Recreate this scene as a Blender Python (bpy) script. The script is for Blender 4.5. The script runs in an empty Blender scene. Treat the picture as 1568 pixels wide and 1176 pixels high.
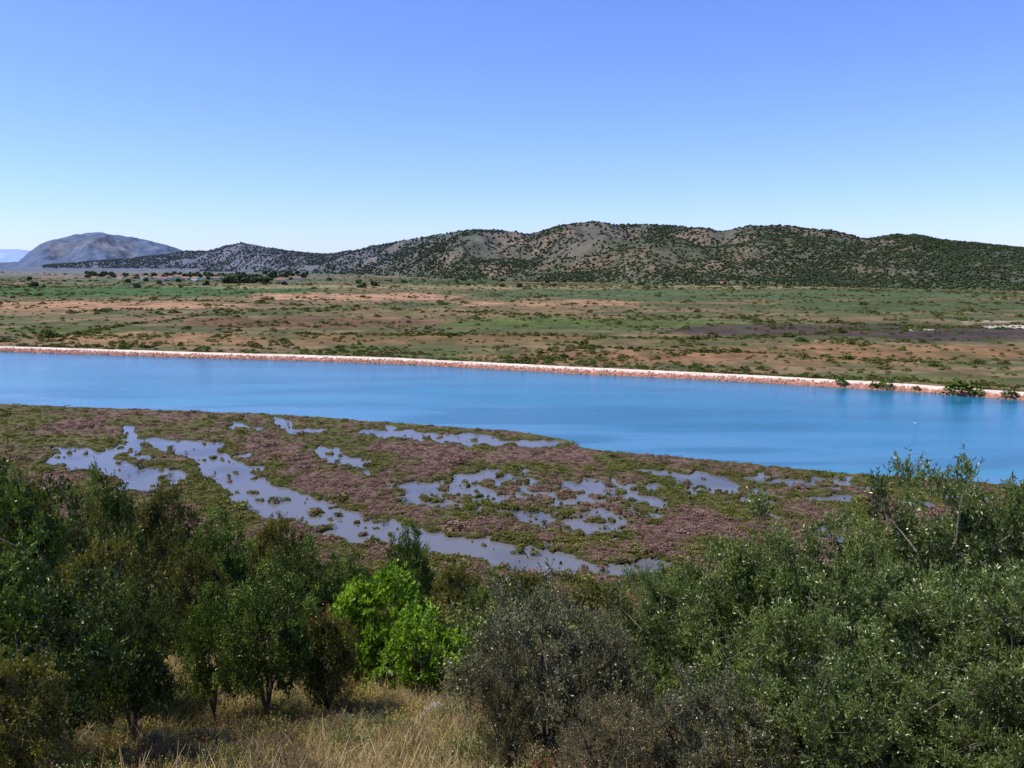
import bpy, math, numpy as np
from mathutils import Vector
rng=np.random.default_rng(7)
S=bpy.context.scene
H=40.0; FP=1231.0; CX=784.; CY=588.; YH=402.
P=math.atan((CY-YH)/FP); cp,sp=math.cos(P),math.sin(P)

# ---------------------------------------------------------------- helpers
def proj(x,y,z=0.0):
    dz=z-H
    dep=y*cp-dz*sp; up=y*sp+dz*cp
    dep=np.maximum(dep,0.5)
    return CX+FP*x/dep, CY-FP*up/dep
def ray(px,py):
    a=(px-CX)/FP; b=(CY-py)/FP
    return a, cp+b*sp, -sp+b*cp
def gpt(px,py,z=0.0):
    a,b,c=ray(px,py); t=(z-H)/c
    return a*t,b*t
def s2l(c):
    c=np.asarray(c,float)/255.
    return np.where(c<0.04045,c/12.92,((c+0.055)/1.055)**2.4)
def alb(r,g,b,k=1.25): return s2l([r,g,b])/k
def lal(r,g,b): return s2l([r,g,b])/.95
def h2(xi,yi,seed):
    h=(xi*374761393+yi*668265263+seed*982451653)&0xffffffff
    h=((h^(h>>13))*1274126177)&0xffffffff
    h=(h^(h>>16))&0xffff
    return h/65535.0
def vn(x,y,seed=0):
    xf=np.floor(x); yf=np.floor(y); xi=xf.astype(np.int64); yi=yf.astype(np.int64)
    u=x-xf; v=y-yf; u=u*u*u*(u*(u*6-15)+10); v=v*v*v*(v*(v*6-15)+10)
    a=h2(xi,yi,seed); b=h2(xi+1,yi,seed); c=h2(xi,yi+1,seed); d=h2(xi+1,yi+1,seed)
    return 2*((a*(1-u)+b*u)*(1-v)+(c*(1-u)+d*u)*v)-1
def fbm(x,y,o=4,seed=0,g=0.5):
    s=0;a=1;t=0
    x=np.asarray(x,float);y=np.asarray(y,float)
    for i in range(o):
        s=s+a*vn(x,y,seed+i*17); t+=a; a*=g
        x,y=(x*1.6-y*1.2)+13.7,(x*1.2+y*1.6)+5.3
    return s/t*1.5
def sm(a,b,x):
    t=np.clip((x-a)/(b-a),0,1); return t*t*(3-2*t)
def mixc(c,d,m): return c*(1-m[...,None])+np.asarray(d)*m[...,None]

def mk_mesh(name,V,F,col=None,mats=(),midx=None,smooth=False,attrs=None):
    me=bpy.data.meshes.new(name)
    V=np.asarray(V,np.float32); F=np.asarray(F,np.int32); k=F.shape[1]
    me.vertices.add(len(V)); me.vertices.foreach_set("co",V.ravel())
    me.loops.add(F.size); me.loops.foreach_set("vertex_index",F.ravel())
    me.polygons.add(len(F)); me.polygons.foreach_set("loop_start",np.arange(0,F.size,k,dtype=np.int32))
    try: me.polygons.foreach_set("loop_total",np.full(len(F),k,np.int32))
    except Exception: pass
    if midx is not None: me.polygons.foreach_set("material_index",np.asarray(midx,np.int32))
    me.polygons.foreach_set("use_smooth",np.full(len(F),smooth))
    for m in mats: me.materials.append(m)
    me.update(calc_edges=True)
    if col is not None:
        a=me.color_attributes.new("Col",'FLOAT_COLOR','POINT')
        c=np.ones((len(V),4),np.float32); c[:,:3]=col; a.data.foreach_set("color",c.ravel())
    if attrs:
        for n,v in attrs.items():
            a=me.attributes.new(n,'FLOAT','POINT'); a.data.foreach_set("value",np.asarray(v,np.float32).ravel())
    me.validate()
    return me
def obj(name,me,link=True):
    o=bpy.data.objects.new(name,me)
    if link: S.collection.objects.link(o)
    return o

# ---------------------------------------------------------------- materials
def newmat(name):
    m=bpy.data.materials.new(name); m.use_nodes=True
    nt=m.node_tree; nt.nodes.clear()
    return m,nt,nt.nodes.new,nt.links.new
def ground_mat(name,scales=((0.9,.35),(0.12,.3)),bump=0.25,bscale=1.5,vs=(1,1,1)):
    m,nt,N,L=newmat(name)
    out=N('ShaderNodeOutputMaterial'); b=N('ShaderNodeBsdfPrincipled'); L(b.outputs[0],out.inputs[0])
    b.inputs['Roughness'].default_value=0.95; b.inputs['Specular IOR Level'].default_value=0.1
    at=N('ShaderNodeAttribute'); at.attribute_name='Col'
    tc=N('ShaderNodeTexCoord'); mp=N('ShaderNodeMapping'); mp.inputs['Scale'].default_value=vs
    L(tc.outputs['Object'],mp.inputs[0])
    cur=at.outputs['Color']
    for s,a in scales:
        n=N('ShaderNodeTexNoise'); n.inputs['Scale'].default_value=s; n.inputs['Detail'].default_value=6; n.inputs['Roughness'].default_value=0.65
        L(mp.outputs[0],n.inputs['Vector'])
        r=N('ShaderNodeMapRange'); r.inputs['From Min'].default_value=0.3; r.inputs['From Max'].default_value=0.7
        r.inputs['To Min'].default_value=1-a; r.inputs['To Max'].default_value=1+a; L(n.outputs[0],r.inputs[0])
        v=N('ShaderNodeVectorMath'); v.operation='SCALE'; L(cur,v.inputs[0]); L(r.outputs[0],v.inputs['Scale']); cur=v.outputs[0]
    L(cur,b.inputs['Base Color'])
    n=N('ShaderNodeTexNoise'); n.inputs['Scale'].default_value=bscale; n.inputs['Detail'].default_value=6; L(tc.outputs['Object'],n.inputs['Vector'])
    bp=N('ShaderNodeBump'); bp.inputs['Strength'].default_value=bump; bp.inputs['Distance'].default_value=0.5; L(n.outputs[0],bp.inputs['Height']); L(bp.outputs[0],b.inputs['Normal'])
    return m
def leaf_mat(name,trans=0.3,gloss=0.06,var=0.25,grough=0.45):
    m,nt,N,L=newmat(name)
    out=N('ShaderNodeOutputMaterial')
    at=N('ShaderNodeAttribute'); at.attribute_name='Col'
    oi=N('ShaderNodeObjectInfo')
    r=N('ShaderNodeMapRange'); r.inputs['To Min'].default_value=1-var; r.inputs['To Max'].default_value=1+var; L(oi.outputs['Random'],r.inputs[0])
    v=N('ShaderNodeVectorMath'); v.operation='SCALE'; L(at.outputs['Color'],v.inputs[0]); L(r.outputs[0],v.inputs['Scale'])
    d=N('ShaderNodeBsdfDiffuse'); L(v.outputs[0],d.inputs[0]); cur=d.outputs[0]
    if trans>0:
        t=N('ShaderNodeBsdfTranslucent'); v2=N('ShaderNodeVectorMath'); v2.operation='MULTIPLY'; v2.inputs[1].default_value=(1.5,1.6,0.6)
        L(v.outputs[0],v2.inputs[0]); L(v2.outputs[0],t.inputs[0])
        m1=N('ShaderNodeMixShader'); m1.inputs[0].default_value=trans; L(cur,m1.inputs[1]); L(t.outputs[0],m1.inputs[2]); cur=m1.outputs[0]
    if gloss>0:
        g=N('ShaderNodeBsdfGlossy'); g.inputs['Roughness'].default_value=grough; g.inputs['Color'].default_value=(.85,.85,.7,1)
        m2=N('ShaderNodeMixShader'); m2.inputs[0].default_value=gloss; L(cur,m2.inputs[1]); L(g.outputs[0],m2.inputs[2]); cur=m2.outputs[0]
    L(cur,out.inputs[0])
    return m
def plain_mat(name,col,rough=0.9,noise=0.25,ns=3.0,spec=0.2):
    m,nt,N,L=newmat(name)
    out=N('ShaderNodeOutputMaterial'); b=N('ShaderNodeBsdfPrincipled'); L(b.outputs[0],out.inputs[0])
    b.inputs['Roughness'].default_value=rough; b.inputs['Specular IOR Level'].default_value=spec
    n=N('ShaderNodeTexNoise'); n.inputs['Scale'].default_value=ns; n.inputs['Detail'].default_value=5
    tc=N('ShaderNodeTexCoord'); L(tc.outputs['Object'],n.inputs['Vector'])
    r=N('ShaderNodeMapRange'); r.inputs['To Min'].default_value=1-noise; r.inputs['To Max'].default_value=1+noise
    r.inputs['From Min'].default_value=.3; r.inputs['From Max'].default_value=.7; L(n.outputs[0],r.inputs[0])
    v=N('ShaderNodeVectorMath'); v.operation='SCALE'; v.inputs[0].default_value=tuple(col); L(r.outputs[0],v.inputs['Scale']); L(v.outputs[0],b.inputs['Base Color'])
    return m
M_ground=ground_mat('ground_soil_and_marsh',((2.2,.28),(0.25,.22),(0.02,.12)),0.4,2.5)
M_hill=ground_mat('hill_scrub_and_haze',((0.05,.30),(0.012,.2)),0.6,0.03)  # scrub tones; distance haze is painted into the Col attribute
M_leaf=leaf_mat('leaves',0.22,0.05)
M_olive=leaf_mat('olive_leaves',0.18,0.08,0.15,0.40)
M_fig=leaf_mat('broad_green_leaves',0.35,0.04,0.1)
M_far=leaf_mat('distant_foliage',0.0,0.0,0.35)
M_dry=leaf_mat('dry_grass_blades',0.2,0.0,0.3)
M_bark=plain_mat('bark',(0.14,0.115,0.08),0.95,0.4,12)

# ---------------------------------------------------------------- shorelines
near_px=[(0,620),(200,628),(420,636),(560,646),(700,656),(800,664),(868,676),(885,687),(950,695),(1050,703),(1150,713),(1300,728),(1450,737),(1568,747)]
far_px=[(0,538),(150,543),(300,548),(450,552),(600,557),(750,565),(880,572),(1050,580),(1200,588),(1400,600),(1568,613)]
nw=np.array([gpt(*p) for p in near_px]); fw=np.array([gpt(*p) for p in far_px])
def ext(x,T):
    y=np.interp(x,T[:,0],T[:,1])
    s0=(T[2,1]-T[0,1])/(T[2,0]-T[0,0]); s1=(T[-1,1]-T[-3,1])/(T[-1,0]-T[-3,0])
    y=np.where(x<T[0,0],T[0,1]+s0*(x-T[0,0]),y)
    return np.where(x>T[-1,0],T[-1,1]+s1*(x-T[-1,0]),y)
def yn(x): return ext(x,nw)
def yf(x): return ext(x,fw)
ps=np.arange(-260,160,0.5)
pz=np.interp(ps,[-260,-200,-3,0,3,6,9,12,18,24,30,40,50,65,80,92,99,104,160],[52,50,38.4,37.9,36.3,34.5,32.8,31.2,28.4,25.8,23.3,19.4,15.2,9.3,4.6,1.8,.5,0,0])
kk=np.ones(5)/5.; pz[20:-20]=np.convolve(pz,kk,'same')[20:-20]
def Fx(x): return np.interp(x,[-900,-149,-80,-40,-15,0,60,100,200,400,900],[420,152,124,102,96,95,97,92,60,-10,-190])

CAPS=[ # x1 y1 x2 y2 hw1 hw2 (vertical half width)
 (62,706,120,700,2,5),(110,702,165,698,6,8),(120,718,180,712,6,9),(180,715,215,735,9,13),(215,735,262,728,13,9),(190,745,235,748,5,5),
 (192,652,197,668,4,5),(197,668,203,690,5,5),(80,690,150,690,3,3),(160,690,200,685,3,4),(212,672,255,678,4,6),(255,682,290,684,8,8),
 (285,688,325,698,6,7),(320,683,330,686,6,4),(325,700,350,722,9,13),(350,722,385,752,15,18),(385,752,430,776,18,18),(430,776,500,792,18,19),
 (500,792,560,812,19,20),(560,812,640,828,18,14),(640,828,720,838,14,14),(720,838,800,858,14,19),(800,858,870,870,18,14),(870,870,925,874,11,10),(925,874,985,874,9,16),
 (355,660,372,652,2,4),(372,654,388,656,5,4),(430,650,440,655,7,4),(440,657,520,660,2,2),(370,714,400,716,4,3),
 (566,660,640,667,5,5),(640,667,720,673,4,6),(720,673,760,676,7,5),(760,677,830,681,4,5),(825,680,866,677,5,3),
 (492,692,520,702,9,9),(505,706,548,710,8,6),(548,718,560,726,5,3),
 (630,748,690,752,10,12),(700,735,750,730,5,7),(740,740,745,780,6,4),
 (860,745,960,752,6,9),(900,758,985,770,8,12),(850,800,930,806,9,13),(820,800,850,805,6,8),(960,780,1000,790,9,6),(880,770,935,790,7,11),(985,765,1015,775,8,5),
 (620,770,690,775,3,4),(780,790,840,800,4,6),(700,768,760,762,5,5),
 (985,724,1050,731,3,6),(1050,731,1090,742,6,9),(1095,745,1118,752,11,5),(1150,730,1165,735,3,3),(1195,738,1222,741,6,4),(1262,735,1288,736,6,4),
 (1255,764,1285,766,7,6),(1150,765,1190,770,3,3),(1255,815,1285,830,6,7),(1060,760,1075,775,4,3),(1180,795,1210,800,3,3),(1330,748,1360,752,3,3),(1380,770,1420,775,4,4),(1450,760,1500,765,3,4)]
REG=[(680,762,110,34,.30),(890,775,160,60,.50),(1010,745,90,28,.18),(780,745,130,36,.32),(1130,755,120,30,.05),(400,700,120,30,-.3),(160,705,110,30,.15),(1250,750,150,30,.03),(250,700,90,25,.15),(570,740,60,20,-.2),(860,840,120,12,-.05)]
def pools(x,y):
    px,py=proj(x,y,0.)
    wx=px+16*fbm(px/38,py/13,3,3); wy=py+5.5*fbm(px/30,py/10,3,9)
    f=np.full(x.shape,-30.)
    for x1,y1,x2,y2,a,b in CAPS:
        X=(wx-x1)*.45; Y=wy-y1; dx=(x2-x1)*.45; dy=y2-y1
        t=np.clip((X*dx+Y*dy)/(dx*dx+dy*dy+1e-6),0,1)
        d=np.hypot(X-t*dx,Y-t*dy); f=np.maximum(f,a+(b-a)*t-d)
    f=f+1.0+2.2*fbm(px/14,py/5,3,21)
    isl=fbm(px/13,py/5,3,77)
    f=np.where((isl>0.68)&(f>0),np.minimum(f,(0.74-isl)*25),f)
    reg=np.full(x.shape,-3.)
    for cx,cy,rx,ry,s in REG:
        d=((wx-cx)/rx)**2+((wy-cy)/ry)**2
        reg=np.maximum(reg,s-1.0*d)
    n=fbm(px/20,py/7,4,33,.6)
    g=(n+reg-0.22)*14
    f=np.maximum(f,g)
    # salt-marsh hummocks break the wide central pools into fragments
    frag=sm(.9,.5,((px-860)/300)**2+((py-775)/62)**2)
    i2=fbm(px/17,py/6,4,91,.6)+.15
    f=np.where(frag>.01,np.minimum(f,(0.40-i2)*22+40*(1-frag)),f)
    f=np.where((px<-20)|(px>1700),-30+0*f,f)
    return f
def ground(x,y,full=False):
    x=np.asarray(x,float); y=np.asarray(y,float)
    s=y-(Fx(x)-100)*np.clip(y/90,0,1)
    hz=np.interp(s,ps,pz)
    hn=sm(0,5,hz)
    z=hz+hn*(1.0*fbm(x/14,y/14,4,1)*np.clip((np.hypot(x,y)-6)/20,0,1)+0.12*fbm(x/1.3,y/1.3,3,2))
    a,b=yn(x)+0.5*fbm(x/5,y/30,3,4)+0.5,yf(x)+0.4*fbm(x/3,y/9,3,5)
    m=0.30+0.12*fbm(x/2.2,y/2.2,4,6)+0.06*fbm(x/.5,y/.5,2,8)
    z=z+m*(1-hn)+0.05
    pf=np.full(x.shape,-30.)
    k=(y>75)&(y<a-1)&(np.abs(x)<200)
    if k.any(): pf[k]=pools(x[k],y[k])
    pf=np.minimum(pf,(s-98)*3)
    pf=np.minimum(pf,(a-1.5-y)*2)
    w=sm(-0.9,0.7,pf)*(1-hn)
    z=z*(1-w)-0.5*w
    c=sm(-0.4,1.5,y-a); z=z*(1-c)+(-2.0)*c
    e=y-b
    dy=np.interp(e,[-6,-1.5,0,3.5,9.5,14,20],[-2,-1,-0.1,1.2,1.25,.9,.7])
    pn=0.25*fbm(x/12,y/12,3,11)*sm(12,20,e)
    z=np.where(e>-6,dy+pn+0.12*fbm(x/.8,y/.8,2,12)*sm(-3,0,e)*(1-sm(4,5,e)),z)
    if full: return z,s,pf,y-a,e,hn
    return z

# ---------------------------------------------------------------- ground sheet
az=np.concatenate([np.linspace(-180,-46,60)[:-1],np.linspace(-46,-36,60)[:-1],np.linspace(-36,36,1150)[:-1],np.linspace(36,46,60)[:-1],np.linspace(46,180,60)])*math.pi/180
K=H*804.
rr=[np.geomspace(0.3,60,230)[:-1]]
def band(r0,r1,pxs):
    n=int(K*(1/r0-1/r1)/pxs); return 1/np.linspace(1/r0,1/r1,n)
rr+= [np.linspace(60,85,70)[:-1], band(85,265,0.5)[:-1], band(265,2500,0.45)[:-1], np.geomspace(2500,16000,40)]
rr=np.concatenate(rr)
R,A=np.meshgrid(rr,az,indexing='ij')
X=R*np.sin(A); Y=R*np.cos(A)
Z,s,pf,dn,e,hn=ground(X,Y,True)
px,py=proj(X,np.maximum(Y,1),0.)
n1=fbm(X/7,Y/9,4,41); n2=fbm(X/1.6,Y/2,3,43); n3=fbm(X/25,Y/30,3,44)
C=np.zeros(X.shape+(3,))+alb(106,92,66)
C=mixc(C,alb(122,98,86),sm(-.2,.4,n1)*.85)
C=mixc(C,alb(90,90,50),sm(0.0,.5,-n1+.3*n2)*.8)
C=mixc(C,alb(102,100,56),sm(0.25,.7,n3)*.6)
edge=sm(-5.,-1.0,pf+n2*1.2); C=mixc(C,alb(76,78,38),edge*.85)
C=mixc(C,alb(56,48,36),sm(-.9,.2,pf)*.8)
C=mixc(C,alb(100,98,50),sm(-3.5,-1.5,dn+n2)*.7); C=mixc(C,alb(104,74,52),sm(-1.3,-.3,dn)*.8)
# plain beyond the channel
wn=fbm(X/60,Y/90,4,50); wpx=px+40*fbm(X/40,Y/60,3,51); wpy=py+2.2*fbm(px/70,py/6,4,52)
st=fbm(px/130,py/3.2,4,53)
PC=np.zeros(X.shape+(3,))+alb(132,110,78)
PC=mixc(PC,alb(96,98,60),sm(-.25,.35,st+.4*wn))
REGC=[(120,447,420,9,(74,102,54),.95),(150,468,220,7,(180,138,102),.95),(30,480,110,6,(154,122,88),.85),(560,456,190,6,(186,142,108),.95),(860,466,160,5,(170,134,98),.85),
(1150,452,480,9,(88,100,62),.95),(1400,470,320,9,(82,92,54),.92),(700,480,260,9,(134,112,76),.8),(480,496,220,9,(118,88,64),.92),(230,522,190,12,(152,118,80),.9),(120,506,120,8,(84,98,46),.85),
(900,497,260,9,(88,104,46),.85),(1330,508,330,11,(82,68,60),.95),(1500,518,140,8,(74,62,56),.9),(1385,507,26,2.4,(206,196,176),.95),(1540,503,50,2.4,(214,204,182),.95),(1500,495,60,1.6,(176,166,136),.8),
(640,520,310,10,(128,102,64),.9),(1000,528,260,8,(118,102,64),.6),(950,548,230,10,(144,108,74),.92),(1350,542,300,13,(142,108,72),.92),(1230,560,160,6,(142,112,76),.75),(620,543,240,6,(96,102,52),.7),(880,440,500,4,(152,138,98),.6),(1350,585,200,8,(96,98,52),.7),(300,430,300,5,(92,106,70),.7),(700,432,120,2.5,(62,88,48),.8),(430,440,180,2.5,(150,140,98),.7)]
for cx,cy,rx,ry,c,k in REGC:
    d=((wpx-cx)/rx)**2+((wpy-cy)/ry)**2
    PC=mixc(PC,alb(*c),sm(1.15,.65,d)*k)
fn=fbm(X/9,Y/14,4,55); fs=fbm(px/40,py/1.6,3,56)
PC*= (1+.25*fn+.18*fs)[...,None]
PC=mixc(PC,alb(72,82,42),sm(.2,.6,fbm(X/16,Y/22,3,57))*.5)
far=sm(1300,5500,R); PC=mixc(PC,alb(116,130,138),far*.85)  # aerial haze painted into the plain's colour, growing with distance
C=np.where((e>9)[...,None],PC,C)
C=mixc(C,alb(236,214,190,1.15),sm(-1,0,e)*(1-sm(10,12,e+n2)))
C=mixc(C,alb(188,124,98),sm(-1,.2,e)*(1-sm(2.6,3.4,e)))
HC=np.zeros(X.shape+(3,))+alb(118,98,68)
HC=mixc(HC,alb(84,84,46),sm(-.2,.5,fbm(X/5,Y/5,4,60))*.7)
HC=mixc(HC,alb(140,118,84),sm(.1,.6,fbm(X/2.3,Y/2.3,4,61))*.8)
C=C*(1-hn[...,None])+HC*hn[...,None]
nr,nc=X.shape
idx=np.arange(nr*nc).reshape(nr,nc)
Fq=np.stack([idx[:-1,:-1],idx[:-1,1:],idx[1:,1:],idx[1:,:-1]],-1).reshape(-1,4)[:, ::-1]
V=np.stack([X,Y,Z],-1).reshape(-1,3)
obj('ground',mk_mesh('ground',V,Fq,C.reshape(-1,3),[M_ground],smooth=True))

# ---------------------------------------------------------------- water
m,nt,N,L=newmat('water')
out=N('ShaderNodeOutputMaterial'); b=N('ShaderNodeBsdfPrincipled'); L(b.outputs[0],out.inputs[0])
at=N('ShaderNodeAttribute'); at.attribute_name='Col'; L(at.outputs['Color'],b.inputs['Base Color'])
b.inputs['Roughness'].default_value=0.12; b.inputs['IOR'].default_value=1.33
tc=N('ShaderNodeTexCoord'); mp=N('ShaderNodeMapping'); mp.inputs['Scale'].default_value=(.8,1.6,1); mp.inputs['Rotation'].default_value=(0,0,-.3)
L(tc.outputs['Object'],mp.inputs[0]); n=N('ShaderNodeTexNoise'); n.inputs['Scale'].default_value=1.2; n.inputs['Detail'].default_value=4; L(mp.outputs[0],n.inputs['Vector'])
bp=N('ShaderNodeBump'); bp.inputs['Distance'].default_value=0.12; L(n.outputs[0],bp.inputs['Height']); L(bp.outputs[0],b.inputs['Normal'])
a2=N('ShaderNodeAttribute'); a2.attribute_name='wave'; ml=N('ShaderNodeMath'); ml.operation='MULTIPLY'; ml.inputs[1].default_value=0.7; L(a2.outputs['Fac'],ml.inputs[0]); L(ml.outputs[0],bp.inputs['Strength'])
M_water=m
xs=np.concatenate([np.linspace(-1600,-300,60)[:-1],np.linspace(-300,300,400)[:-1],np.linspace(300,1600,60)])
tt=np.linspace(0,1,260)
Xw,T=np.meshgrid(xs,tt)
y0=np.maximum(yn(Xw)-100,-900); y1=yf(Xw)+3; Yw=y0+(y1-y0)*T
u=(Yw-yn(Xw))/(yf(Xw)-yn(Xw))
ch=sm(-1.2,.8,Yw-yn(Xw))
wc=np.zeros(Xw.shape+(3,))+np.array([0.008,0.152,0.25])
wc=mixc(wc,[0.085,0.225,0.34],sm(.5,.0,u+.12*fbm(Xw/40,Yw/8,3,70))*.75)
wc=mixc(wc,[0.003,0.105,0.17],sm(-.1,.5,fbm(Xw/55,Yw/12,4,71)-Xw/400)*.65)
wc=mixc(wc,[0.015,0.21,0.27],sm(.0,.7,fbm(Xw/90,Yw/10,3,72))*.5)
wc=mixc(wc,[0.02,0.15,0.18],sm(.85,1.0,u)*.5)
pc=np.zeros(Xw.shape+(3,))+np.array([0.15,0.145,0.14]); pc=mixc(pc,[0.085,0.08,0.07],sm(0,.6,fbm(Xw/9,Yw/9,3,73))*.6)
wc=pc*(1-ch[...,None])+wc*ch[...,None]
nr,nc=Xw.shape; idx=np.arange(nr*nc).reshape(nr,nc)
Fw=np.stack([idx[:-1,:-1],idx[:-1,1:],idx[1:,1:],idx[1:,:-1]],-1).reshape(-1,4)
obj('channel_water',mk_mesh('channel_water',np.stack([Xw,Yw,0*Xw],-1).reshape(-1,3),Fw,wc.reshape(-1,3),[M_water],smooth=True,attrs={'wave':(.12+.88*ch)}))

# ---------------------------------------------------------------- hills
class Hill:
    def __init__(s,sil,rb,rt,seed,amp): 
        v=np.array([ray(p[0],p[1]) for p in sil]); s.az=np.arctan2(v[:,0],v[:,1]); s.sl=v[:,2]/np.hypot(v[:,0],v[:,1])
        vb=np.array([ray(p[0],420) for p in rb]); s.baz=np.arctan2(vb[:,0],vb[:,1]); s.rb=np.array([p[1] for p in rb]); s.rt=np.array([p[1] for p in rt])
        s.seed=seed; s.amp=amp
    def at(s,a,t):
        Rb=np.interp(a,s.baz,s.rb); Rt=np.interp(a,s.baz,s.rt)
        zr=H+np.interp(a,s.az,s.sl)*Rt
        r=Rb+(Rt-Rb)*t
        x=r*np.sin(a); y=r*np.cos(a)
        pr=np.where(t<1,np.sin(np.clip(t,0,1)*math.pi/2)**1.1,np.cos(np.clip((t-1)*1.3,0,1.57)))
        rn=1-np.abs(fbm(x/260+.35*y/400,y/520,4,s.seed,.5))*1.6
        rn2=fbm(x/70,y/90,4,s.seed+5)
        env=np.clip(t,0,1)*(1-np.clip(t,0,1))*4
        z=zr*pr+s.amp*zr*env*(rn-.55)*.5+zr*.05*rn2*env + zr*.012*fbm(x/25,y/40,3,s.seed+8)*np.clip(t*3,0,1)
        z=z-3*(1-sm(0,.03,t))
        return x,y,z,rn,rn2
    def mesh(s,name,a0,a1,na,nt_,colf,tmax=1.7):
        a=np.linspace(a0,a1,na)*math.pi/180; t=np.linspace(0,tmax,nt_)
        T,A=np.meshgrid(t,a,indexing='ij'); x,y,z,rn,rn2=s.at(A,T)
        c=colf(x,y,z,T,A,rn,rn2); idx=np.arange(T.size).reshape(T.shape)
        F=np.stack([idx[:-1,:-1],idx[:-1,1:],idx[1:,1:],idx[1:,:-1]],-1).reshape(-1,4)[:,::-1]
        return obj(name,mk_mesh(name,np.stack([x,y,z],-1).reshape(-1,3),F,c.reshape(-1,3),[M_hill],smooth=True))
sil=[(-400,420),(20,412),(80,406),(140,401),(200,396),(262,390),(285,385),(318,385),(345,377),(370,373),(395,379),(440,386),(500,390),(530,387),(570,380),(620,369),(680,362),(735,357),(790,361),(812,363),(850,352),(900,348),(930,346),(980,349),(1050,353),(1100,360),(1150,352),(1200,354),(1270,359),(1325,370),(1400,361),(1440,369),(1500,374),(1568,381),(1700,372),(1900,380),(2400,398)]
hb=[(-400,4300),(150,4300),(280,4000),(400,3400),(500,2900),(700,1900),(1000,1480),(1568,1330),(2400,1500)]
ht=[(-400,5000),(150,5000),(280,4800),(400,4300),(500,3900),(700,2900),(1000,2500),(1568,2200),(2400,2300)]
main=Hill(sil,hb,ht,101,.55)
def cmain(x,y,z,T,A,rn,rn2):
    c=np.zeros(x.shape+(3,))+alb(104,98,80)
    c=mixc(c,alb(136,116,92),sm(.05,.55,fbm(x/90,y/160,4,201))*.75)
    c=mixc(c,alb(78,86,60),sm(.0,.5,fbm(x/140,y/200,4,203))*.75)
    c=mixc(c,alb(66,76,66),sm(400,1100,x)*.65)
    c=mixc(c,alb(86,96,66),sm(14,3,z)*.8)
    d=sm(1500,4400,np.hypot(x,y)); return mixc(c,alb(110,116,134),d*.8)  # bluish air haze mixed into the scrub colour of farther slopes
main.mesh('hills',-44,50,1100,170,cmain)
sil2=[(-300,397),(-100,396),(0,402),(28,401),(45,386),(62,374),(85,367),(115,359),(150,357),(185,361),(225,369),(255,375),(280,384),(330,396),(420,401)]
blue=Hill(sil2,[(-300,5200),(420,5200)],[(-300,6400),(420,6400)],140,.4)
blue.mesh('distant_hill',-44,-16,400,90,lambda x,y,z,T,A,rn,rn2: mixc(mixc(np.zeros(x.shape+(3,))+alb(102,116,140),alb(128,126,132),sm(0,.5,fbm(x/200,y/300,4,210))*.8),alb(84,102,116),sm(-.1,.4,fbm(x/60,y/90,4,214))*.7))  # blue tones are painted haze, not the hill's own colour
sil3=[(-500,388),(-200,380),(0,382),(30,382),(60,386),(120,392),(300,396),(600,398)]
hz=Hill(sil3,[(-500,9500),(600,9500)],[(-500,12000),(600,12000)],150,.2)
hz.mesh('horizon_ridge',-50,-6,200,40,lambda x,y,z,T,A,rn,rn2: np.zeros(x.shape+(3,))+alb(146,168,208,1.05))  # pale blue base colour stands in for thick haze

# ---------------------------------------------------------------- plant prototypes
def tube(pts,rad,n=6):
    pts=np.asarray(pts,float); V=[];F=[]
    for i,p in enumerate(pts):
        d=pts[min(i+1,len(pts)-1)]-pts[max(i-1,0)]; d/=np.linalg.norm(d)+1e-9
        u=np.cross(d,[.3,.9,.1]); u/=np.linalg.norm(u)+1e-9; w=np.cross(d,u)
        for k in range(n):
            a=2*math.pi*k/n; V.append(p+rad[i]*(u*math.cos(a)+w*math.sin(a)))
    for i in range(len(pts)-1):
        for k in range(n): F.append((i*n+k,i*n+(k+1)%n,(i+1)*n+(k+1)%n,(i+1)*n+k))
    return np.array(V),np.array(F)
def nrm(v): return v/(np.linalg.norm(v,axis=-1,keepdims=True)+1e-9)
def leaves(base,d,Ln,Wd,r):
    side=nrm(np.cross(d,nrm(r.normal(size=d.shape)))); 
    mid=base+d*Ln[:,None]*.5
    V=np.stack([base,mid+side*Wd[:,None]/2,base+d*Ln[:,None],mid-side*Wd[:,None]/2],1)
    return V.reshape(-1,3)
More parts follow.
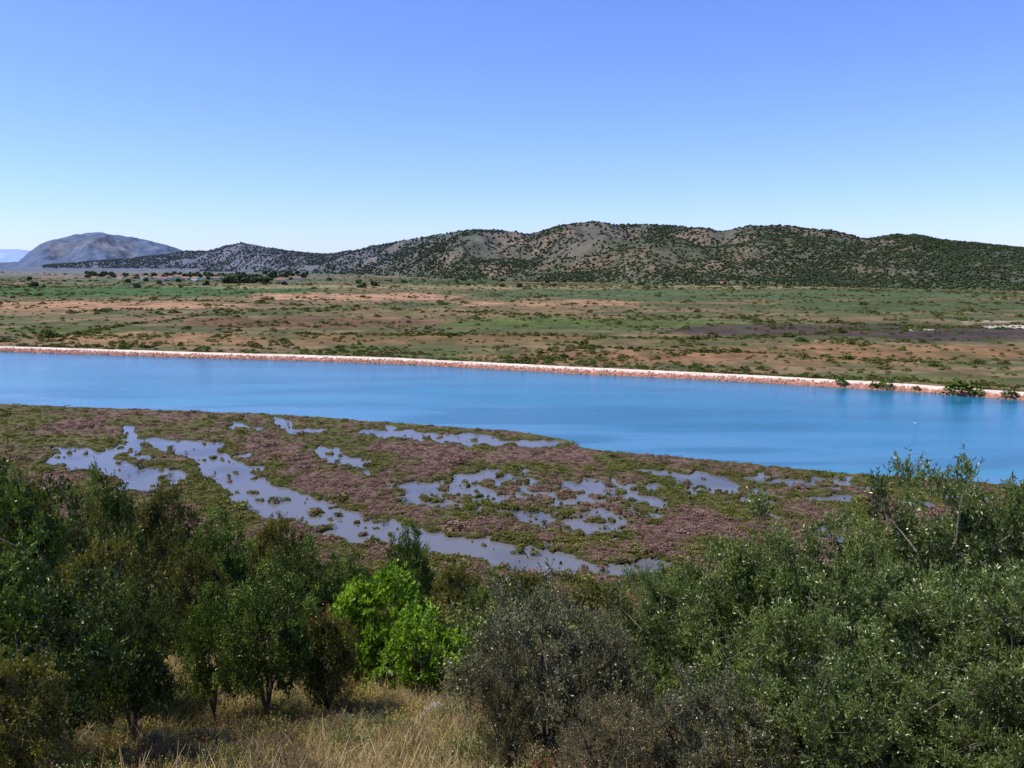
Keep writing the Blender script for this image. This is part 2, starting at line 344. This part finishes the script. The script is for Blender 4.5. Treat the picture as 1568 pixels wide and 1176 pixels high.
def plant(name,mat,seed,height=5.,rad=2.6,zc=3.,rz=2.1,ncl=200,ntw=22,nlf=14,clr=.55,ll=.075,lw=.02,c1=(70,85,45),c2=(110,120,80),up=.35,trunk=.13,lob=.3,limbs=7,bare=0,fill=.25):
    r=np.random.default_rng(seed)
    d=nrm(r.normal(size=(ncl,3))); th=np.arctan2(d[:,1],d[:,0])
    lobe=1+lob*fbm(th*1.3+5,d[:,2]*2+seed,3,seed)+lob*.5*r.normal(size=ncl)*.3
    lobe=np.clip(lobe,.6,1.22)
    fr=r.uniform(fill,1,ncl)**.45*lobe
    c=d*np.array([rad,rad,rz])*fr[:,None]*.85+np.array([0,0,zc]); c[:,2]=np.maximum(c[:,2],.15*height*r.uniform(.5,1.4,ncl))
    Vs=[];Fs=[];Cs=[];Mi=[];off=0
    def add(V,F,col,mi):
        nonlocal off
        Vs.append(V);Fs.append(F+off);Cs.append(np.broadcast_to(col,(len(V),3)) if np.ndim(col)==1 else col);Mi.append(np.full(len(F),mi));off+=len(V)
    if trunk>0:
        fk=np.array([r.normal()*.15,r.normal()*.15,height*.16])
        V,F=tube([[0,0,-.6],[.03,0,0],fk*.5+[.05,0,0],fk],[trunk*1.4,trunk*1.15,trunk,trunk*.9]); add(V,F,np.array([1.,1,1]),1)
        LP=[]
        for i in range(limbs):
            a=2*math.pi*i/limbs+r.normal()*.3; e=r.uniform(.35,1.)
            end=np.array([math.cos(a)*rad*.65*e,math.sin(a)*rad*.65*e,zc+rz*(.75-.5*e)])
            t=np.linspace(0,1,6)[:,None]; p=fk*(1-t)+end*t; p[:,2]+=np.sin(t[:,0]*3.1)*.12*height*.5*r.uniform(-.5,1); p[1:-1]+=r.normal(size=(4,3))*.07*rad*.5
            V,F=tube(p,trunk*np.linspace(.6,.15,6)); add(V,F,np.array([1.,1,1]),1); LP.append(p[1:])
        LP=np.concatenate(LP)
        for q in c[::2]:
            j=np.argmin(((LP-q)**2).sum(1)); p0=LP[j]; mid=(p0+q)/2+r.normal(size=3)*.08
            V,F=tube([p0,mid,q],[trunk*.16,trunk*.1,trunk*.05],4); add(V,F,np.array([1.,1,1]),1)
    cen=np.array([0,0,zc-.3*rz]); o=nrm(c-cen)
    nt=ncl*ntw; ci=np.repeat(np.arange(ncl),ntw)
    td=nrm(nrm(r.normal(size=(nt,3)))*.9+o[ci]*.6+np.array([0,0,up])); tb=c[ci]+r.normal(size=(nt,3))*clr*.25
    tl=r.uniform(.45,1.1,nt)*clr
    if bare:
        k=r.choice(nt,bare,replace=False); 
        for j in k:
            V,F=tube([tb[j]-td[j]*.2,tb[j]+td[j]*tl[j]],[.006,.003],3); add(V,F,np.array([1.,1,1]),1)
    ti=np.repeat(np.arange(nt),nlf); f=r.uniform(.1,1,nt*nlf)
    base=tb[ti]+td[ti]*(tl[ti]*f)[:,None]; base[:,2]-=.12*clr*f*f
    ld=nrm(td[ti]*.8+nrm(r.normal(size=(nt*nlf,3)))*.75)
    V=leaves(base,ld,ll*r.uniform(.6,1.25,nt*nlf),lw*r.uniform(.7,1.3,nt*nlf),r)
    w=np.clip(.5+.32*r.normal(size=ncl)[ci][ti]+.16*r.normal(size=nt)[ti]+.15*r.normal(size=nt*nlf),0,1)
    col=lal(*c1)[None]*(1-w[:,None])+lal(*c2)[None]*w[:,None]
    F=np.arange(len(V)).reshape(-1,4)
    add(V,F,np.repeat(col,4,0),0)
    V=np.concatenate(Vs); 
    return mk_mesh(name,V,np.concatenate(Fs),np.concatenate(Cs),[mat,M_bark],np.concatenate(Mi))
OL=[plant('olive_a',M_olive,1,c1=(44,58,20),c2=(118,130,60),ncl=170,ntw=34,nlf=15,clr=.42,up=.7,lob=.5,ll=.09,lw=.024,fill=.1),
    plant('olive_b',M_olive,2,c1=(42,54,20),c2=(110,124,60),ncl=170,ntw=34,nlf=15,clr=.42,up=.7,lob=.55,ll=.09,lw=.024,fill=.1)]
BR=[plant('broad_a',M_leaf,3,ncl=140,ntw=22,nlf=12,clr=.48,ll=.11,lw=.05,c1=(38,54,16),c2=(108,124,46),lob=.45),
    plant('broad_b',M_leaf,4,ncl=140,ntw=22,nlf=12,clr=.48,ll=.11,lw=.05,c1=(56,62,22),c2=(128,120,54),lob=.5)]
GR=[plant('grey_a',M_olive,5,ncl=160,ntw=30,nlf=12,clr=.4,ll=.08,lw=.028,c1=(42,46,28),c2=(138,134,98),bare=300,lob=.45,up=.6),
    plant('grey_b',M_olive,6,ncl=150,ntw=22,nlf=10,clr=.5,ll=.07,lw=.022,c1=(74,68,40),c2=(138,126,84),bare=500,lob=.45,up=.8)]
FG=[plant('fig_a',M_fig,8,ncl=120,ntw=10,nlf=8,clr=.55,ll=.18,lw=.13,c1=(74,106,20),c2=(150,176,52),lob=.5)]
# ---------------------------------------------------------------- instancing
def scatter(name,pts,rot,scl,pid,protos):
    col=bpy.data.collections.new(name+'_parts')
    for i,(pm) in enumerate(protos):
        o=bpy.data.objects.new('%s_part_%02d'%(name,i),pm); col.objects.link(o)
    me=bpy.data.meshes.new(name); me.vertices.add(len(pts)); me.vertices.foreach_set('co',np.asarray(pts,np.float32).ravel())
    a=me.attributes.new('rot','FLOAT_VECTOR','POINT'); a.data.foreach_set('vector',np.asarray(rot,np.float32).ravel())
    a=me.attributes.new('scl','FLOAT_VECTOR','POINT'); a.data.foreach_set('vector',np.asarray(scl,np.float32).ravel())
    a=me.attributes.new('pid','INT','POINT'); a.data.foreach_set('value',np.asarray(pid,np.int32))
    ob=obj(name,me)
    ng=bpy.data.node_groups.new(name+'_scatter','GeometryNodeTree')
    ng.interface.new_socket('Geometry',in_out='INPUT',socket_type='NodeSocketGeometry'); ng.interface.new_socket('Geometry',in_out='OUTPUT',socket_type='NodeSocketGeometry')
    N=ng.nodes.new; L=ng.links.new
    gi=N('NodeGroupInput'); go=N('NodeGroupOutput'); ip=N('GeometryNodeInstanceOnPoints'); ci=N('GeometryNodeCollectionInfo')
    ci.inputs['Collection'].default_value=col; ci.inputs['Separate Children'].default_value=True; ci.inputs['Reset Children'].default_value=True
    def na(n,t):
        q=N('GeometryNodeInputNamedAttribute'); q.data_type=t; q.inputs['Name'].default_value=n; return q.outputs['Attribute']
    L(gi.outputs[0],ip.inputs['Points']); L(ci.outputs[0],ip.inputs['Instance']); ip.inputs['Pick Instance'].default_value=True
    L(na('pid','INT'),ip.inputs['Instance Index']); L(na('rot','FLOAT_VECTOR'),ip.inputs['Rotation']); L(na('scl','FLOAT_VECTOR'),ip.inputs['Scale'])
    L(ip.outputs[0],go.inputs[0])
    md=ob.modifiers.new('scatter','NODES'); md.node_group=ng
    return ob
def rots(n,tilt=0.08): return np.stack([rng.normal(0,tilt,n),rng.normal(0,tilt,n),rng.uniform(0,6.28,n)],1)

def blobtree(name,seed,n,c1,c2,ls=.32,flat=.8):
    r=np.random.default_rng(seed); d=nrm(r.normal(size=(n,3))); d[:,2]=np.abs(d[:,2])*1.0-.1*(d[:,2]<0)
    lob=1+.35*fbm(np.arctan2(d[:,1],d[:,0])*1.2+9,d[:,2]*2,2,seed)
    p=d*np.array([.5,.5,flat])*(r.uniform(.45,1,n)**.5*lob)[:,None]; p[:,2]+=.08
    dd=nrm(r.normal(size=(n,3))); V=leaves(p-dd*ls*.5,dd,np.full(n,ls),np.full(n,ls*.8),r)
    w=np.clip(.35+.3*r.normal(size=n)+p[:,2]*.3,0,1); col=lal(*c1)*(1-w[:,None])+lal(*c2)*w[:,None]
    return mk_mesh(name,V,np.arange(len(V)).reshape(-1,4),np.repeat(col,4,0),[M_far])
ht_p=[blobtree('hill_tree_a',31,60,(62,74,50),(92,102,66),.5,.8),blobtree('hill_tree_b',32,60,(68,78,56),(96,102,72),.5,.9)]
ht_f=[blobtree('hill_tree_hazed',33,60,(82,94,94),(106,116,108),.5,.8)]  # far trees: haze tinted into the leaf colours
n=150000
a=rng.uniform(-30,46,n)*math.pi/180; t=rng.uniform(0.0,1.12,n)
x,y,z,rn,rn2=main.at(a,t); dist=np.hypot(x,y)
dens=.40+.5*fbm(x/110,y/170,4,220)+.35*sm(300,1100,x)+.15*(t>.8)+.15*(t<.12)
keep=(rng.uniform(0,1,n)<dens*np.clip(1900/dist,.2,1)**0.8)&((z>12)|(dist<3900))
x,y,z=x[keep],y[keep],z[keep]; n=len(x); dist=np.hypot(x,y)
sz=rng.uniform(2.,6.5,n)*np.clip(dist/2000,.9,1.4)
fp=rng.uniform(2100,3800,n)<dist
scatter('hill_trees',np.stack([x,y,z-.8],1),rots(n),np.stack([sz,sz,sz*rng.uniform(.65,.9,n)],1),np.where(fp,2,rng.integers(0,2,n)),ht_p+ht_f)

# plain shrubs
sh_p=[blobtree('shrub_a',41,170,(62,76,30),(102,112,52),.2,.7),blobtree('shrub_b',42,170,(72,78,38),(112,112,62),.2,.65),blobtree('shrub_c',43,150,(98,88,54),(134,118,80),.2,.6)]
n=100000
pxx=rng.uniform(-150,1720,n); pyy=402+np.exp(rng.uniform(math.log(24),math.log(215),n))
x,y=gpt(pxx,pyy); e_=y-yf(x)
cl=fbm(x/28,y/40,4,300)+.35*fbm(x/120,y/90,3,301)
nb=np.exp(-np.clip(e_-12,0,999)/18)
keep=(e_>11)&(rng.uniform(0,1,n)<np.clip(cl*1.1-.08,0,1)*.5+.22*nb+.035)
x,y=x[keep],y[keep]
hx=[];hy=[]
for (p0,p1,k) in [((430,512),(1100,520),300),((1100,520),(1568,497),240),((60,520),(300,485),240),((300,485),(520,470),110),((600,475),(1568,505),340),((0,455),(560,470),150),((800,440),(1500,446),260),((560,432),(1040,441),280),((250,428),(470,436),120),((850,530),(1500,560),180),((1100,575),(1568,595),200),((0,440),(400,436),170),((0,418),(900,432),280),((700,436),(1568,442),340)]:
    tt=rng.uniform(0,1,k); q=gpt(p0[0]+(p1[0]-p0[0])*tt+rng.normal(0,4,k),p0[1]+(p1[1]-p0[1])*tt+rng.normal(0,.8,k)+1.5*np.sin(tt*9)); hx.append(q[0]);hy.append(q[1])
x=np.concatenate([x]+hx);y=np.concatenate([y]+hy); k=(y-yf(x))>11; x,y=x[k],y[k]; n=len(x)
sz=np.exp(rng.normal(.3,.45,n))*np.clip(.75+np.hypot(x,y)/1400,.8,2.4)
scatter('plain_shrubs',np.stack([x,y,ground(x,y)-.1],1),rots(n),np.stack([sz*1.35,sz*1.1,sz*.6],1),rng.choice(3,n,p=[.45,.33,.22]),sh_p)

# trees by the village
n=200; pxx=np.concatenate([rng.normal(372,18,50),rng.uniform(130,470,90),rng.uniform(0,1568,60)]); pyy=np.concatenate([rng.uniform(429,435,50),rng.uniform(420,426,90),rng.uniform(428,442,60)])
x,y=gpt(pxx,pyy); sz=np.concatenate([rng.uniform(11,17,50),rng.uniform(7,14,90),rng.uniform(4,10,60)])
scatter('village_trees',np.stack([x,y,ground(x,y)-.2],1),rots(n),np.stack([sz*1.2,sz*1.2,sz*1.0],1),rng.integers(0,2,n),ht_p)

# marsh tufts
tf_p=[blobtree('tuft_a',51,90,(92,82,54),(130,112,82),.16,.5),blobtree('tuft_b',52,90,(76,80,36),(116,116,58),.16,.5),blobtree('tuft_c',53,90,(108,84,72),(140,112,100),.16,.45)]
n=70000
pxx=rng.uniform(-60,1640,n); pyy=rng.uniform(618,900,n); x,y=gpt(pxx,pyy)
z,s_,pf_,dn_,e_,hn_=ground(x,y,True); k=(dn_<-.5)&(pf_<-1.2)&(hn_<.5); x,y,z,pf_=x[k],y[k],z[k],pf_[k]; n=len(x)
nn=fbm(x/7,y/9,4,41)+rng.normal(0,.22,n)
pid=np.where((pf_>-3.5)|(nn<-.15),1,np.where(nn>.12,2,0)); sz=np.exp(rng.normal(-.85,.5,n))
scatter('marsh_plants',np.stack([x,y,z-.05],1),rots(n),np.stack([sz*1.6,sz*1.6,sz*.75],1),pid,tf_p)

# bank rocks
def rock(name,seed,mat):
    import bmesh
    bm=bmesh.new(); bmesh.ops.create_icosphere(bm,subdivisions=3,radius=.5)
    for v in bm.verts:
        c=np.array(v.co); q=float(fbm(np.array([c[0]*3+seed]),np.array([c[1]*3+c[2]*2.3]),4,seed)[0]); v.co*=1+.45*q; v.co.x=max(min(v.co.x,.38),-.42); v.co.z=max(min(v.co.z*.8,.3),-.3)
    me=bpy.data.meshes.new(name); bm.to_mesh(me); bm.free(); me.materials.append(mat); return me
M_rk1=plain_mat('pink_bank_stone',alb(206,146,118),.9,.35,2.0); M_rk2=plain_mat('pale_stone',alb(226,204,182),.9,.25,3.)
M_lime=plain_mat('limestone',alb(172,164,154),.9,.45,5.)
n=6000; x=rng.uniform(-330,210,n); ee=rng.uniform(-.6,3.6,n); y=yf(x)+ee
sz=rng.uniform(.3,.95,n)
scatter('bank_stones',np.stack([x,y,ground(x,y)-.02],1),rng.uniform(0,6.28,(n,3)),np.stack([sz,sz,sz*.8],1),(rng.uniform(0,1,n)<np.clip(ee/3.5,0,1)**2*.8).astype(int),[rock('rs',1,M_rk1),rock('rt',2,M_rk2)])

# ---------------------------------------------------------------- foreground trees
def place(name,me,pxc,top,wpx,d,mh=5.0,mw=5.2,rz=None,squash=None):
    y=d; a,b,c=ray(pxc,top); x=a/b*d; zt=H+c/b*d
    gz=float(ground(np.array([x]),np.array([y]))[0])
    hgt=max(zt-gz,.6); depth=y*cp-((gz+zt)/2-H)*sp
    x=(pxc-CX)/FP*depth
    w=wpx/FP*depth
    o=obj(name,me); o.location=(x,y,gz-.1); o.scale=(w/mw,w/mw,hgt/mh); o.rotation_euler=(0,0,rng.uniform(0,6.28) if rz is None else rz)
    return o
for a_ in [(1150,770,330,16,0),(1035,850,220,17,1),(1290,800,310,15,1),(1400,730,310,17,0),(1520,695,390,15,1),(1700,680,480,14,0),(1230,890,320,12.5,0),(1440,840,380,12,1),(1620,880,360,10.5,0),(1330,960,330,10.8,1),(1560,1000,330,9.6,0)]:
    place('olive_tree',OL[a_[4]],*a_[:4])
for a_ in [(825,888,260,14,0),(775,985,120,13.4,1),(905,950,190,14.5,0),(960,895,140,20,1),(1085,1030,230,11.5,0),(930,1050,190,11.6,1)]:
    place('grey_shrub_tree',GR[a_[4]],*a_[:4])
for a_ in [(-10,695,240,24,0),(75,740,190,26,1),(50,860,300,15,0),(160,815,210,20,1),(205,900,140,18,0),(10,990,200,11.5,1),(160,728,110,44,0),(250,745,130,52,1),(335,792,130,46,0),(420,790,110,54,1),(470,830,130,40,0),(300,830,120,32,1),(628,808,86,60,0),(690,860,90,42,1),(540,850,110,48,0),(905,880,150,34,1),(415,875,170,23,0),(500,930,120,24,1),(800,868,130,50,1),(760,880,110,40,0),(330,905,120,24,0)]:
    place('mastic_tree',BR[a_[4]],*a_[:4])
for a_ in [(590,866,170,31,0),(650,935,130,27,0),(545,905,120,30,0)]:
    place('fig_tree',FG[0],*a_[:4])

# hillside scrub
def shrubp(name,mat,seed,c1,c2,ll,lw,bare=0,nc=60,ntw=12,nlf=9,up=.5):
    return plant(name,mat,seed,height=1.6,rad=.95,zc=.75,rz=.75,ncl=nc,ntw=ntw,nlf=nlf,clr=.3,ll=ll,lw=lw,c1=c1,c2=c2,up=up,trunk=.03,limbs=5,lob=.4,bare=bare)
SP=[shrubp('s0',M_leaf,61,(46,60,20),(106,116,46),.06,.028),shrubp('s1',M_leaf,62,(62,70,28),(120,118,54),.06,.025),
    shrubp('s2',M_dry,63,(86,72,46),(140,120,84),.05,.015,300),shrubp('s3',M_leaf,64,(84,58,30),(140,96,46),.06,.03),shrubp('s4',M_dry,65,(110,94,66),(158,140,102),.06,.010,400,up=1.2),shrubp('s5',M_leaf,66,(62,84,22),(116,130,46),.08,.045)]
silx=[-100,0,60,150,230,300,400,500,600,700,800,900,985,1040,1150,1300,1700]
sily=[700,712,748,762,772,790,818,842,864,876,890,888,888,878,840,830,780]
n=9500
y=rng.uniform(0,1,n)**.72*104+9; x=rng.uniform(-.75,.75,n)*y
z,s_,pf_,dn_,e_,hn_=ground(x,y,True)
gx,gy=proj(x,y,z)
k=(s_<99)&(dn_<-18)
clr_=(y<38)&(gx>150)&(gx<700)
openg=clr_|((y<24)&(fbm(x/4,y/5,3,400)>-.25))
k&=~(openg&(rng.uniform(0,1,n)<.58))
x,y,z,s_,clr_,gx=x[k],y[k],z[k],s_[k],clr_[k],gx[k]; n=len(x)
hgt=np.where(y<26,rng.uniform(.5,1.3,n),rng.uniform(1.2,3.8,n))*np.where(s_>90,.75,1)
hgt=np.where(clr_,rng.uniform(.4,1.1,n),hgt)
ys=np.interp(gx,silx,sily)+rng.uniform(0,25,n)
ys=np.where(y<16,np.maximum(ys,1040),ys)
for it in range(25):
    tx,ty=proj(x,y,z+hgt); hgt=np.where(ty<ys,hgt*.87,hgt)
k=hgt>.3; x,y,z,hgt,s_,clr_=x[k],y[k],z[k],hgt[k],s_[k],clr_[k]; n=len(x)
pn=fbm(x/9,y/9,3,410)+rng.normal(0,.3,n)
nearm=(y<26)|clr_
pid=np.where(nearm,rng.choice(5,n,p=[.06,.18,.34,.08,.34]),np.where(pn>.1,rng.choice([0,1,5],n,p=[.5,.3,.2]),rng.choice([0,1,2,3],n,p=[.33,.27,.17,.23])))
sc=hgt/1.6
scatter('hillside_scrub',np.stack([x,y,z-.08],1),rots(n),np.stack([sc*rng.uniform(.9,1.5,n),sc*rng.uniform(.9,1.5,n),sc],1),pid,SP)

# grass
def tuft(name,seed,nb,hh,spread,c1,c2,w=.013,seedh=False):
    r=np.random.default_rng(seed)
    b=np.concatenate([r.normal(0,spread,(nb,2)),np.zeros((nb,1))],1); d=nrm(np.concatenate([r.normal(0,.38,(nb,2)),np.ones((nb,1))],1)); L_=hh*r.uniform(.4,1.1,nb)
    side=nrm(np.cross(d,nrm(r.normal(size=(nb,3)))))*w/2
    m=b+d*L_[:,None]*.55; bend=r.normal(0,.18,(nb,3))*L_[:,None]; bend[:,2]=-np.abs(bend[:,2])*.6; tpt=b+d*L_[:,None]+bend
    V=np.stack([b-side,b+side,m+side*.8,m-side*.8,tpt+side*.25,tpt-side*.25],1).reshape(-1,3)
    i=np.arange(nb)[:,None]*6; F=np.concatenate([i+np.array([0,1,2,3]),i+np.array([3,2,4,5])])
    wv=r.uniform(0,1,nb); col=lal(*c1)*(1-wv[:,None])+lal(*c2)*wv[:,None]; col=np.repeat(col,6,0)
    if seedh:
        k=nb*5; j=np.repeat(np.arange(nb),5); hb_=tpt[j]+r.normal(0,.03,(k,3)); V2=leaves(hb_,nrm(r.normal(size=(k,3))),np.full(k,.028),np.full(k,.018),r)
        F=np.concatenate([F,np.arange(k*4).reshape(-1,4)+len(V)]); V=np.concatenate([V,V2]); col=np.concatenate([col,np.tile(lal(*seedh),(k*4,1))])
    return mk_mesh(name,V,F,col,[M_dry])
GP=[tuft('g0',71,80,.55,.15,(140,120,84),(194,172,130)),tuft('g1',72,70,.6,.18,(122,106,70),(172,150,108)),tuft('g2',73,50,.45,.2,(88,88,46),(132,126,70)),tuft('g3',74,45,.5,.18,(112,104,58),(152,136,86),seedh=(176,164,72)),tuft('g4',75,45,.5,.2,(104,78,58),(142,108,84),seedh=(120,80,62))]
n=20000
y=8.5+rng.uniform(0,1,n)**.8*38; x=rng.uniform(-.78,.78,n)*(y+1); z=ground(x,y)
sc=rng.uniform(.4,1.3,n)*(1+y/60); gn=fbm(x/3,y/3,3,420)+rng.normal(0,.35,n)
pid=np.where(gn>.2,0,np.where(gn>-.1,1,np.where(gn>-.35,3,np.where(gn>-.55,4,2))))
scatter('dry_grass',np.stack([x,y,z-.02],1),rots(n,.12),np.stack([sc,sc,sc],1),pid,GP)

# limestone boulders
def boulder(pxc,pyc,w,h,seed):
    a,b,c=ray(pxc,pyc); d=np.linspace(7,60,1500); zz=H+c/b*d; g=ground(a/b*d,d); i=int(np.argmax(zz<g)); dd=d[i]; x=a/b*dd; z=g[i]
    o=obj('limestone_rock',rock('limestone_rock',seed,M_lime)); o.location=(x,dd,z+h*.25+.15); o.scale=(w,w*.8,h); o.rotation_euler=(.2,.1,seed*1.7)
for i,a_ in enumerate([(710,1090,1.1,1.1),(690,1098,.8,.8),(668,1106,.9,.8),(728,1104,.7,.8),(650,1116,.7,.6),(680,1122,.6,.5),(1035,1165,.6,.6),(1000,1160,.5,.5),(505,1165,.4,.35),(560,1150,.3,.3),(800,1160,.5,.4)]): boulder(*a_,i+20)

# bushes on the far bank
for (p,q,w_,h_) in [(1477,606,9,4.5),(1372,602,5,3.2),(1352,600,3.5,2.),(1300,596,4.5,2.6),(1512,610,4,2.),(1540,608,5,2.2),(1420,604,3,1.4)]:
    x,y=gpt(p,q); y=float(yf(np.array([x]))[0])+2.2; o=obj('bank_bush',sh_p[0]); o.location=(x,y,float(ground(np.array([x]),np.array([y]))[0])-.3); o.scale=(w_,w_*.8,h_*1.2); o.rotation_euler=(0,0,p)

# ---------------------------------------------------------------- village houses
M_wall=plain_mat('house_render',(.72,.69,.64),.9,.08,1); M_roof=plain_mat('roof_tiles',(.34,.16,.10),.9,.3,2); M_win=plain_mat('window_glass',(.04,.05,.06),.3,.1,1)
def house(px_,py_,w,dp,h,rz,flat=False):
    V=[];F=[];Mi=[]
    def quad(a,b,c,d,m): 
        i=len(V); V.extend([a,b,c,d]); F.append((i,i+1,i+2,i+3)); Mi.append(m)
    X0,Y0=w/2,dp/2; rh=dp*.28
    quad((-X0,-Y0,0),(X0,-Y0,0),(X0,-Y0,h),(-X0,-Y0,h),0); quad((X0,Y0,0),(-X0,Y0,0),(-X0,Y0,h),(X0,Y0,h),0)
    quad((X0,-Y0,0),(X0,Y0,0),(X0,Y0,h),(X0,-Y0,h),0); quad((-X0,Y0,0),(-X0,-Y0,0),(-X0,-Y0,h),(-X0,Y0,h),0)
    for sx in (-X0,X0): quad((sx,-Y0,h),(sx,Y0,h),(sx,.01,h+rh),(sx,-.01,h+rh),0)
    o_=.5; quad((-X0-o_,-Y0-o_,h-.1),(X0+o_,-Y0-o_,h-.1),(X0+o_,0,h+rh+.15),(-X0-o_,0,h+rh+.15),1); quad((X0+o_,Y0+o_,h-.1),(-X0-o_,Y0+o_,h-.1),(-X0-o_,0,h+rh+.15),(X0+o_,0,h+rh+.15),1)
    for fl in range(int(h//2.9)):
        for k in range(int(w//3)):
            cx=-X0+1.7+k*3; z0=fl*3+ (0.02 if (fl==0 and k==1) else 1); z1=fl*3+2.2
            quad((cx-.5,-Y0-.03,z0),(cx+.5,-Y0-.03,z0),(cx+.5,-Y0-.03,z1),(cx-.5,-Y0-.03,z1),2)
    o=obj('village_house',mk_mesh('village_house',V,F,None,[M_wall,M_roof,M_win],Mi)); x,y=gpt(px_,py_); o.location=(x,y,.6); o.rotation_euler=(0,0,rz)
for i,(a_,b_) in enumerate([(205,427),(222,428),(240,427),(262,429),(285,428),(300,430),(318,428),(332,430),(430,431),(455,430),(185,427),(250,431),(1108,437),(275,427),(350,434)]):
    house(a_,b_,rng.uniform(11,22),rng.uniform(8,11),[3.4,6.2][i%2],rng.uniform(-.5,.5))

# ---------------------------------------------------------------- gull over the water
def gull():
    V=[];F=[]
    prof=[(-.30,.01,0),(-.2,.045,0),(-.05,.075,0),(.08,.07,.01),(.16,.045,.03),(.21,.05,.045),(.26,.035,.045),(.31,.008,.03)]
    n=8
    for x_,r_,z_ in prof:
        for k in range(n): V.append((r_*math.cos(k*math.pi/4),x_,z_+r_*math.sin(k*math.pi/4)))
    for i in range(len(prof)-1):
        for k in range(n): F.append((i*n+k,i*n+(k+1)%n,(i+1)*n+(k+1)%n,(i+1)*n+k))
    for sg in (-1,1):
        st=[(0.05,.10,-.08,.04),(.28,.15,-.03,.2),(.5,.08,-.05,.28),(.7,-.1,-.14,.26)]; b0=len(V)
        for sx,y1_,y2_,zz in st: V.append((sg*sx,y1_,zz)); V.append((sg*sx,y2_,zz-.01))
        for i in range(3): F.append((b0+2*i,b0+2*i+2,b0+2*i+3,b0+2*i+1))
    b0=len(V); V+=[(-.02,-.25,0),(.02,-.25,0),(.08,-.42,0),(-.08,-.42,0)]; F.append((b0,b0+1,b0+2,b0+3))
    M=plain_mat('gull_feathers',(.85,.85,.85),.8,.05,5); o=obj('seagull',mk_mesh('seagull',V,F,None,[M],smooth=True))
    x,y=gpt(1401,655); o.location=(x,y,1.2); o.rotation_euler=(.1,.7,1.2); o.scale=(1.3,1.3,1.3)
gull()

# ---------------------------------------------------------------- light, sky, camera
el=math.radians(58); saz=math.radians(-95)
sd=Vector((math.sin(saz)*math.cos(el),math.cos(saz)*math.cos(el),math.sin(el)))
l=bpy.data.lights.new('sun','SUN'); l.energy=4.9; l.angle=math.radians(.5); l.color=(1,.955,.88); lo=bpy.data.objects.new('sun',l); S.collection.objects.link(lo); lo.rotation_euler=(-sd).to_track_quat('-Z','Y').to_euler(); lo.location=(0,0,200)
w=bpy.data.worlds.new('World'); S.world=w; w.use_nodes=True; nt=w.node_tree; bg=nt.nodes['Background']; sk=nt.nodes.new('ShaderNodeTexSky'); sk.sky_type='NISHITA'; sk.sun_disc=False; sk.sun_elevation=el; sk.sun_rotation=saz; sk.air_density=1.0; sk.dust_density=0.2; sk.ozone_density=1.0; sk.altitude=50
tn=nt.nodes.new('ShaderNodeVectorMath'); tn.operation='MULTIPLY'; tn.inputs[1].default_value=(.78,.94,1.58)
nt.links.new(sk.outputs[0],tn.inputs[0]); nt.links.new(tn.outputs[0],bg.inputs[0]); bg.inputs[1].default_value=.13
c=bpy.data.cameras.new('camera'); c.sensor_width=36; c.lens=36*FP/1568; c.clip_end=40000; c.clip_start=.1; co=bpy.data.objects.new('camera',c); S.collection.objects.link(co); co.location=(0,0,H); co.rotation_euler=(math.pi/2-P,0,0); S.camera=co
S.view_settings.view_transform='Standard'; S.view_settings.look='None'; S.view_settings.exposure=0
